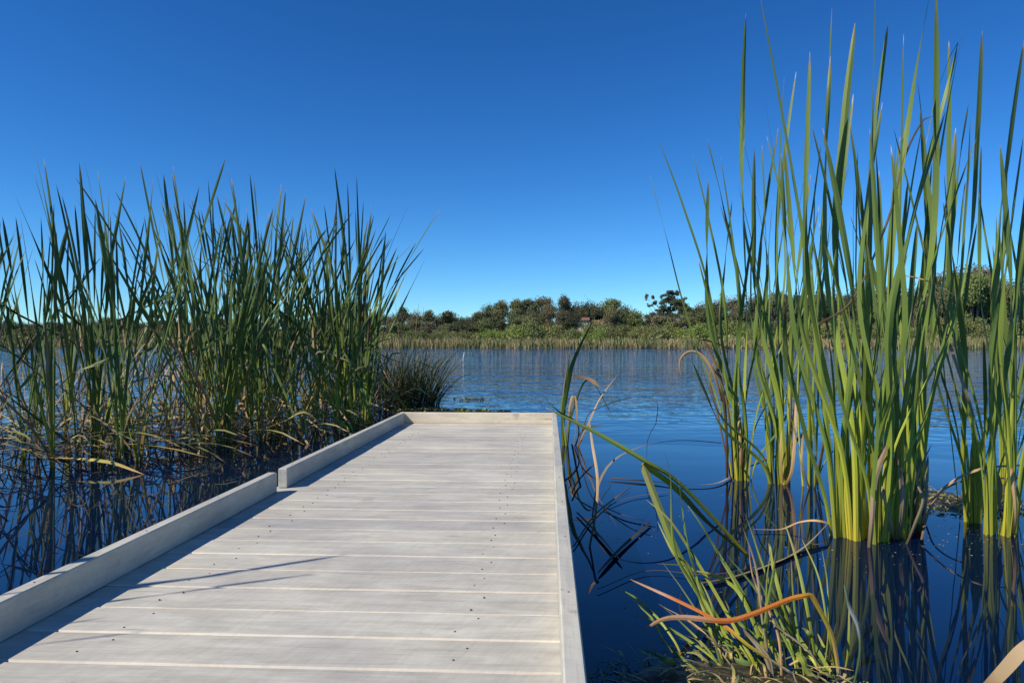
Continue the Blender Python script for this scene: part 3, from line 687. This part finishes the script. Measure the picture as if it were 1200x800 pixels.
for _ in range(22):
    x0 = uv(850, 985); x1 = x0 + uv(-120, 20); y1 = uv(610, 760)
    stalk(Pf, Bf, [(x0, 812, df + uv(-.05, .1)), (x0 * .75 + x1 * .25 + uv(-6, 6), 812 * .6 + y1 * .4, df + .05), (x0 * .35 + x1 * .65 + uv(-6, 6), 812 * .25 + y1 * .75, df + .12), (x1 + uv(-14, 14), y1, df + uv(.1, .25))],
          uv(.004, .010), R.choice((GRASS, GRASS, GRASS, LEAF, DRY)), 'leaf', tw=uv(-1, 1), taper=.5, side=CR)
# thick dead leaf bases in front
for _ in range(3):
    x0 = uv(900, 960)
    stalk(Pf, Bf, [(x0, 815, df - .05), (x0 - uv(0, 20), 770, df), (x0 - uv(10, 60), uv(700, 740), df + .05)], uv(.008, .013), DRY, 'dry_leaf', tw=uv(-1, 1))
# straw at bottom right corner
Bs = onz(1190, 815)
loose([(1150, 812, 1.75), (1175, 785, 1.72), (1200, 758, 1.7), (1225, 740, 1.7)], .036, DRY, 'broad straw-coloured dead leaf cutting the bottom right corner', tw=.1, taper=.5, side=Vector((1, 0, .6)).normalized().cross(SUN))
loose([(1130, 818, 1.8), (1170, 796, 1.76), (1215, 762, 1.72)], .02, DRY, 'narrow straw leaf under the broad one at the bottom right corner', tw=.2, taper=.6)

# floating mats
MUD, nt, n, bs = mat('mud'); nt.links.new(ramp(nt, noi(nt, 30, 5), [(.35, (.010, .008, .006)), (.55, (.05, .04, .025)), (.72, (.15, .11, .06))]), bs.inputs[0]); bs.inputs['Roughness'].default_value = .45
bump(nt, noi(nt, 45, 4), bs, 1, .01)
WEED, nt, n, bs = mat('water_weed'); nt.links.new(ramp(nt, attr(nt, 'h'), [(0, (.07, .10, .025)), (.7, (.18, .23, .05)), (1, (.24, .20, .09))]), bs.inputs[0]); bs.inputs['Roughness'].default_value = .6
def matty(cpx, rx, ry, label, weeds=300, ws=.006, litter=60, seed=0, zt=.02):
    rr = random.Random(seed); c = onz(*cpx)
    root = empty('weed_mat', c, label, 'weed mat', 'floating mats of weed and mud')
    b = MB(); N = 26; K = 7; rows = []
    for k in range(K + 1):
        f = k / K; row = []
        for j in range(N):
            a = 2 * math.pi * j / N; q = 1 + .35 * noise.noise(Vector((math.cos(a) * 1.3, math.sin(a) * 1.3, seed)))
            x, y = rx * f * q * math.cos(a), ry * f * q * math.sin(a)
            row.append(b.add((x, y, zt * (1 - f ** 3) * (.7 + .8 * noise.noise(Vector((x * 14, y * 14, seed)))) - .008 * f)))
        rows.append(row)
    for k in range(K):
        for j in range(N): b.face([rows[k][j], rows[k + 1][j], rows[k + 1][(j + 1) % N], rows[k][(j + 1) % N]])
    b.build('mud', MUD, root)
    b = MB()
    for _ in range(weeds):
        a = rr.uniform(0, 6.28); f = math.sqrt(rr.random()) * 1.08
        x, y = rx * f * math.cos(a), ry * f * math.sin(a)
        if noise.noise(Vector((x * 7, y * 7, seed + 5))) < -.05: continue
        p = Vector((x, y, zt * (1 - min(1, f) ** 3) + rr.uniform(.001, .014))); u = Vector((rr.gauss(0, 1), rr.gauss(0, 1), rr.gauss(0, .5))).normalized(); v = u.orthogonal().normalized(); s = ws * rr.uniform(.5, 1.3); h = rr.random()
        b.face([b.add(p + v * s, 0, h), b.add(p + u.cross(v) * s * .7, 0, h), b.add(p - v * s, 0, h), b.add(p - u.cross(v) * s * .7, 0, h)], 0, False)
    b.build('green_weed', WEED, root)['kind'] = 'stuff'
    b = MB()
    for _ in range(litter):
        a = rr.uniform(0, 6.28); f = math.sqrt(rr.random()); p = Vector((rx * f * math.cos(a), ry * f * math.sin(a), zt + .004)); q = rr.uniform(0, 3.14); L = rr.uniform(.03, .12)
        d = Vector((math.cos(q), math.sin(q), rr.uniform(-.1, .15))) * L
        ribbon(b, [p, p + d * .5 + Vector((rr.uniform(-.01, .01), 0, .008)), p + d], rr.uniform(.003, .009), n=5, yaw=q + 1.57, twist=.3)
    b.build('leaf_litter', LITTER, root)['kind'] = 'stuff'
matty((850, 800), .34, .17, 'dark muddy mat with bright green weed at the foot of the foreground clump', 1100, .0035, 90, 1)
matty((1120, 590), .36, .30, 'weed mat between the dark cattails and the two rightmost plants', 1100, .008, 90, 2)
matty((1100, 580), .16, .16, 'small dark mat floating left of the larger weed mat by the rightmost cattails', 40, .006, 10, 3)
matty((520, 483), .85, .28, 'low green weed mat floating past the far left corner of the boardwalk', 1500, .02, 60, 4, .03)
matty((553, 468), .32, .35, 'small patch of weed floating on open water beyond the boardwalk end', 150, .014, 6, 5, .012)

# flecks of litter and pollen floating on the still water
mb = MB(); rr = random.Random(8)
for _ in range(900):
    cx, cy, sp = rr.choice(((990, 640, 60), (1165, 632, 40), (1060, 632, 50), (880, 570, 50), (820, 740, 90), (690, 620, 40), (940, 590, 60), (1130, 600, 40), (90, 600, 120), (250, 560, 100)))
    p = onz(cx + rr.gauss(0, sp), max(500, cy + rr.gauss(0, sp * .35)), .0015)
    a = rr.uniform(0, 6.28); L = rr.uniform(.001, .006); W2 = L * rr.uniform(.25, .8); u = Vector((math.cos(a), math.sin(a), 0)); v = Vector((-u.y, u.x, 0)); h = rr.random()
    if -1.25 < p.x < .1 and p.y < 5.7: continue
    mb.face([mb.add(p + u * L, h, h), mb.add(p + v * W2 + Vector((0, 0, .001)), h, h), mb.add(p - u * L, h, h), mb.add(p - v * W2, h, h)], 0, False)
tag(mb.build('floating_litter', LITTER), kind='stuff')

# ------------------------------------------------------------------ left cattail bed
def make_plant(seed, H=2.5, nl=8, lean=.16, w=.028, dryn=2, broken=.15):
    global R
    R_old = R; R = random.Random(seed)
    root = empty('cattail_plant', (0, 0, 0), '', 'cattail')
    b = MB(); faz = uv(0, 3.14)
    for i in range(nl):
        side_ = 1 if i % 2 else -1
        az = faz + (0 if side_ > 0 else math.pi) + uv(-.7, .7)
        L = H * uv(.6, 1.02); ln = lean * uv(.2, 1.6)
        fo = (uv(.5, .85), uv(1.8, 2.7)) if R.random() < broken else None
        p = blade_path((uv(-.02, .02), uv(-.02, .02), -.1), az, ln, L + .1, uv(-.02, .25), 12, fo)
        ribbon(b, p, w * uv(.6, 1.1), yaw=faz + uv(-.5, .5) + 1.57, twist=R.choice((-1, 1)) * uv(1.5, 4.5), n=24, thick=.35, taper=uv(.16, .28), base=uv(.4, .6), tc=uv(.55, .82))
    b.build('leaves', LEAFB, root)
    if dryn:
        b = MB()
        for _ in range(dryn):
            p = blade_path((uv(-.03, .03), uv(-.03, .03), -.05), uv(0, 6.28), uv(.1, .7), uv(.6, 1.7), uv(.2, 1.2), 10, (uv(.3, .7), uv(1.6, 2.8)) if R.random() < .5 else None)
            ribbon(b, p, uv(.012, .026), yaw=uv(0, 3), twist=uv(-3, 3), n=14, taper=.4)
        b.build('dry_leaves', DRY, root)
    R = R_old
    return root
variants = [make_plant(100 + k, nl=(7, 8, 6, 6, 8, 5, 7, 6, 5, 7)[k], lean=(.16, .24, .26, .14, .2, .36, .18, .3, .16, .22)[k], dryn=(1, 2, 2, 1, 3, 2, 1, 2, 3, 2)[k], broken=(.1, .2, .1, .15, .2, .3, .1, .2, .15, .1)[k]) for k in range(10)]
LTOP = [(-300, 200), (0, 205), (30, 178), (60, 205), (90, 175), (130, 205), (165, 180), (200, 205), (228, 178), (260, 200), (320, 205), (345, 235), (375, 228), (395, 200), (415, 205), (440, 245), (460, 250), (490, 285)]
spots = []
def scatter(n, x0, x1, y0f, y1f, row):
    for _ in range(n):
        px = R.uniform(x0, x1); py = R.uniform(y0f(px), y1f(px)); spots.append((px, py, row))
front = lambda x: interp([(-300, 590), (0, 556), (120, 548), (230, 535), (300, 520), (380, 507), (430, 500)], x)
scatter(23, -90, 250, lambda x: front(x) - 26, front, 'front rank')
scatter(24, 240, 425, lambda x: front(x) - 14, front, 'front rank')
scatter(10, -110, 240, lambda x: 488, lambda x: front(x) - 26, 'middle rank')
scatter(21, 235, 415, lambda x: 483, lambda x: front(x) - 14, 'middle rank')
scatter(6, 230, 400, lambda x: 472, lambda x: 483, 'back rank')
spots += [(412, 500, 'front rank'), (424, 499, 'front rank'), (433, 497, 'front rank'), (404, 500, 'front rank')]
spots.sort()
lcount = {}
def lsector(px):
    for lim, nm in ((-2, 'beyond the left edge'), (70, 'far left'), (140, 'left of bed middle'), (205, 'at bed middle'), (265, 'right of bed middle'), (325, 'in the densest part'), (375, 'nearing the kerb corner'), (500, 'by the boardwalk end')):
        if px < lim: return nm
vu = set()
for px, py, row in spots:
    p = onz(px, py); d = depth(p)
    top = interp(LTOP, px) + abs(R.gauss(0, 26)) + (18 if row != 'front rank' else 0)
    H = (HZY - top) / F * d + CAMZ
    v = R.choice(variants)
    if v in vu: o = copytree(v)
    else: o = v; vu.add(v)
    s = H / 2.45
    o.location = p; o.rotation_euler = (uv(-.05, .05), uv(-.04, .06), uv(0, 6.28)); o.scale = (max(s * .85, 1 - (1 - s) * .5), max(s * .85, 1 - (1 - s) * .5), s)
    k = (row, lsector(px)); lcount[k] = lcount.get(k, 0) + 1
    hw = 'tall' if H > 2.6 else ('short' if H < 2.1 else 'mid-height')
    o['label'] = f"{hw} cattail, {ORD[min(19, lcount[k] - 1)]} from left, {row} of left bed, {k[1]}"
    o['group'] = 'cattails in the bed left of the boardwalk'
# off-frame plants on the near left whose tips shade the decking
slim = None
for (x, y, H, az, wd, lb) in ((-2.04, 1.18, 2.17, .3, .9, 'tallest'), (-2.44, 1.64, 1.97, 2.1, .8, 'farthest'), (-2.06, .95, 1.77, 4.0, .8, 'shortest'), (-2.50, 1.01, 2.30, 5.2, 1.1, 'leftmost')):
    o = slim = make_plant(300, nl=2, lean=.05, w=.034, dryn=0, broken=0) if slim is None else copytree(slim)
    o.location = (x, y, 0); o.rotation_euler = (0, 0, az); o.scale = (wd, wd, H / 1.85)
    o['label'] = lb + ' of four slim cattails beside the near left kerb, outside the frame'; o['group'] = 'cattails beside the near left kerb'

# long leaning leaves near the boardwalk corner
Bk = onz(408, 503); Pk = empty('cattail_plant', Bk, 'sprawling cattail by the far left kerb with long straight leaves slanting up left', 'cattail', 'cattails in the bed left of the boardwalk'); dk = depth(Bk)
for pts, wd in (([(412, 505, dk), (370, 420, dk - .1), (320, 330, dk - .1), (262, 235, dk)], .05), ([(408, 505, dk), (350, 410, dk), (300, 345, dk), (225, 300, dk - .3)], .045), ([(415, 505, dk), (405, 430, dk), (392, 330, dk), (365, 245, dk)], .045),
                ([(418, 503, dk), (412, 400, dk), (405, 300, dk), (392, 195, dk)], .036), ([(425, 502, dk), (420, 420, dk), (422, 330, dk), (418, 205, dk)], .034), ([(428, 502, dk), (432, 420, dk), (448, 330, dk), (488, 280, dk)], .034),
                ([(424, 502, dk), (430, 400, dk), (428, 320, dk), (458, 250, dk)], .036), ([(430, 500, dk), (440, 420, dk), (446, 350, dk), (452, 270, dk)], .03), ([(480, 482, dk), (455, 455, dk - .1), (430, 430, dk - .1)], .03)):
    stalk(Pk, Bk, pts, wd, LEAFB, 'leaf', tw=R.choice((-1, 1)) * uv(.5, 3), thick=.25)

SEED, nt, n, bs = mat('seed_head'); nt.links.new(ramp(nt, noi(nt, 60, 4), [(.3, (.06, .03, .015)), (.7, (.20, .11, .05))]), bs.inputs[0]); bs.inputs['Roughness'].default_value = .95
for (x0, y0, x1, y1) in ((424, 385, 428, 340), (431, 402, 434, 362)):
    b = MB(); a_, c_ = at(x0, y0, dk - .1), at(x1, y1, dk - .1); b.tube([a_, a_.lerp(c_, .03), a_.lerp(c_, .5), a_.lerp(c_, .97), c_], .013, .011, 10); b.build('seed_head', SEED, Pk, Bk)
    b = MB(); b.tube([onz(x0 - 4, 503, -.1), at(x0 - 2, 440, dk - .05), a_], .006, .004, 6); b.tube([c_, c_.lerp(a_, -.35)], .003, .001, 6); b.build('stem', RUSH, Pk, Bk)
# fallen leaves
mb = MB(); R2 = R
for _ in range(500):
    px = R.uniform(-60, 445); py = R.uniform(484, front(px) + R.uniform(-10, 6)); p = onz(px, py, 0)
    L = uv(.25, 1.1); a = uv(-.5, .5) + (math.pi if R.random() < .5 else 0); z0 = uv(.0, .16); z1 = uv(.0, .30)
    dv = Vector((math.cos(a), math.sin(a), 0)) * L
    P = [p + Vector((0, 0, z0)), p + dv * .35 + Vector((0, 0, (z0 + z1) * .5 + uv(0, .07))), p + dv * .7 + Vector((0, 0, z1 + uv(-.02, .05))), p + dv + Vector((0, 0, max(0, z1 - .08)))]
    ribbon(mb, P, uv(.008, .024), yaw=a + 1.57, twist=uv(-1.5, 1.5), n=9, taper=.4)
tag(mb.build('fallen_reed_leaves', LITTER), kind='stuff')
mb = MB()
for _ in range(260):   # upright thicket of dead stalks inside the bed
    px = R.uniform(-80, 430); py = R.uniform(482, front(px)); p = onz(px, py, -.05)
    P = blade_path(p, uv(0, 6.28), uv(.02, .8), uv(.5, 1.6), uv(-.1, .5), 8, (uv(.4, .8), uv(1.5, 2.6)) if R.random() < .35 else None)
    ribbon(mb, P, uv(.010, .024), yaw=uv(0, 3), twist=uv(-3, 3), n=12, taper=.4)
tag(mb.build('dead_reed_thicket', DRY), kind='stuff')
# yellowing leaves spilling out by the far left kerb
By = onz(352, 512); Py = empty('yellow_leaf_tuft', By, 'low tuft of yellow-green leaves spilling over the water beside the far left kerb', 'reed tuft')
dy_ = depth(By)
for _ in range(16):
    a = uv(-70, 75)
    stalk(Py, By, [(352, 514, dy_), (352 + a * .3, 500 - uv(5, 22), dy_), (352 + a * .8, 500 + uv(-14, 10), dy_ - .1), (352 + a, 514 + uv(-10, 18), dy_ - .2)], uv(.012, .028), R.choice((GRASS, LITTER, DRY)), R.choice(('leaf',)))

# ------------------------------------------------------------------ dark rush clumps
def rush(cpx, nst, Lr, spread, label, wd=.010):
    c = onz(*cpx); root = empty('rush_clump', c, label, 'rush', 'dark rush clumps past the boardwalk')
    b = MB()
    for _ in range(nst):
        a = uv(0, 6.28); r = spread * math.sqrt(R.random()); o = Vector((math.cos(a), math.sin(a) * .6, 0)) * r
        ln = .08 + .75 * r / spread * uv(.4, 1.1)
        p = blade_path(o + Vector((0, 0, -.03)), a + uv(-.6, .6), ln, uv(*Lr), uv(-.1, .5), 7, (uv(.4, .8), uv(1.2, 2.3)) if R.random() < .1 else None)
        ribbon(b, p, wd * uv(.6, 1.3), yaw=uv(0, 3), n=8, thick=.9, taper=.6)
    b.build('stems', RUSH, root)
rush((482, 478), 360, (.55, 1.1), .36, 'dark bushy rush clump behind the far left corner of the boardwalk', .009)
rush((452, 480), 260, (.6, 1.2), .38, 'dark rush clump between the left cattails and the corner rush clump', .009)
rush((505, 477), 60, (.4, .75), .15, 'small open rush clump at the right end of the dark rushes', .008)
# twiggy tall stems
Bt = onz(478, 478); Pt = empty('dead_reed', Bt, 'bare thin stems standing tall above the dark rush clumps', 'dead reed'); dt = depth(Bt)
for tp in ((475, 338), (470, 350), (491, 352), (497, 358), (484, 372), (502, 374), (462, 345)):
    stalk(Pt, Bt, [(478 + uv(-8, 8), 480, dt), (478 + (tp[0] - 478) * .6 + uv(-3, 3), 420, dt), (tp[0], tp[1], dt)], .011, RUSH, 'stem', n=10)
# pale stake in open water
p = onz(543, 422); b = MB(); b.tube([(0, 0, -.5), (.01, 0, .2), (.06, 0, .45)], .05, .02, 7)
mp, nt, n, bs = mat('pale_stick'); bs.inputs[0].default_value = (.6, .56, .5, 1); bs.inputs['Roughness'].default_value = .8
tag(b.build('stick', mp, None, None), 'small pale stick poking out of open water beyond the dark rushes', 'stick').location = p
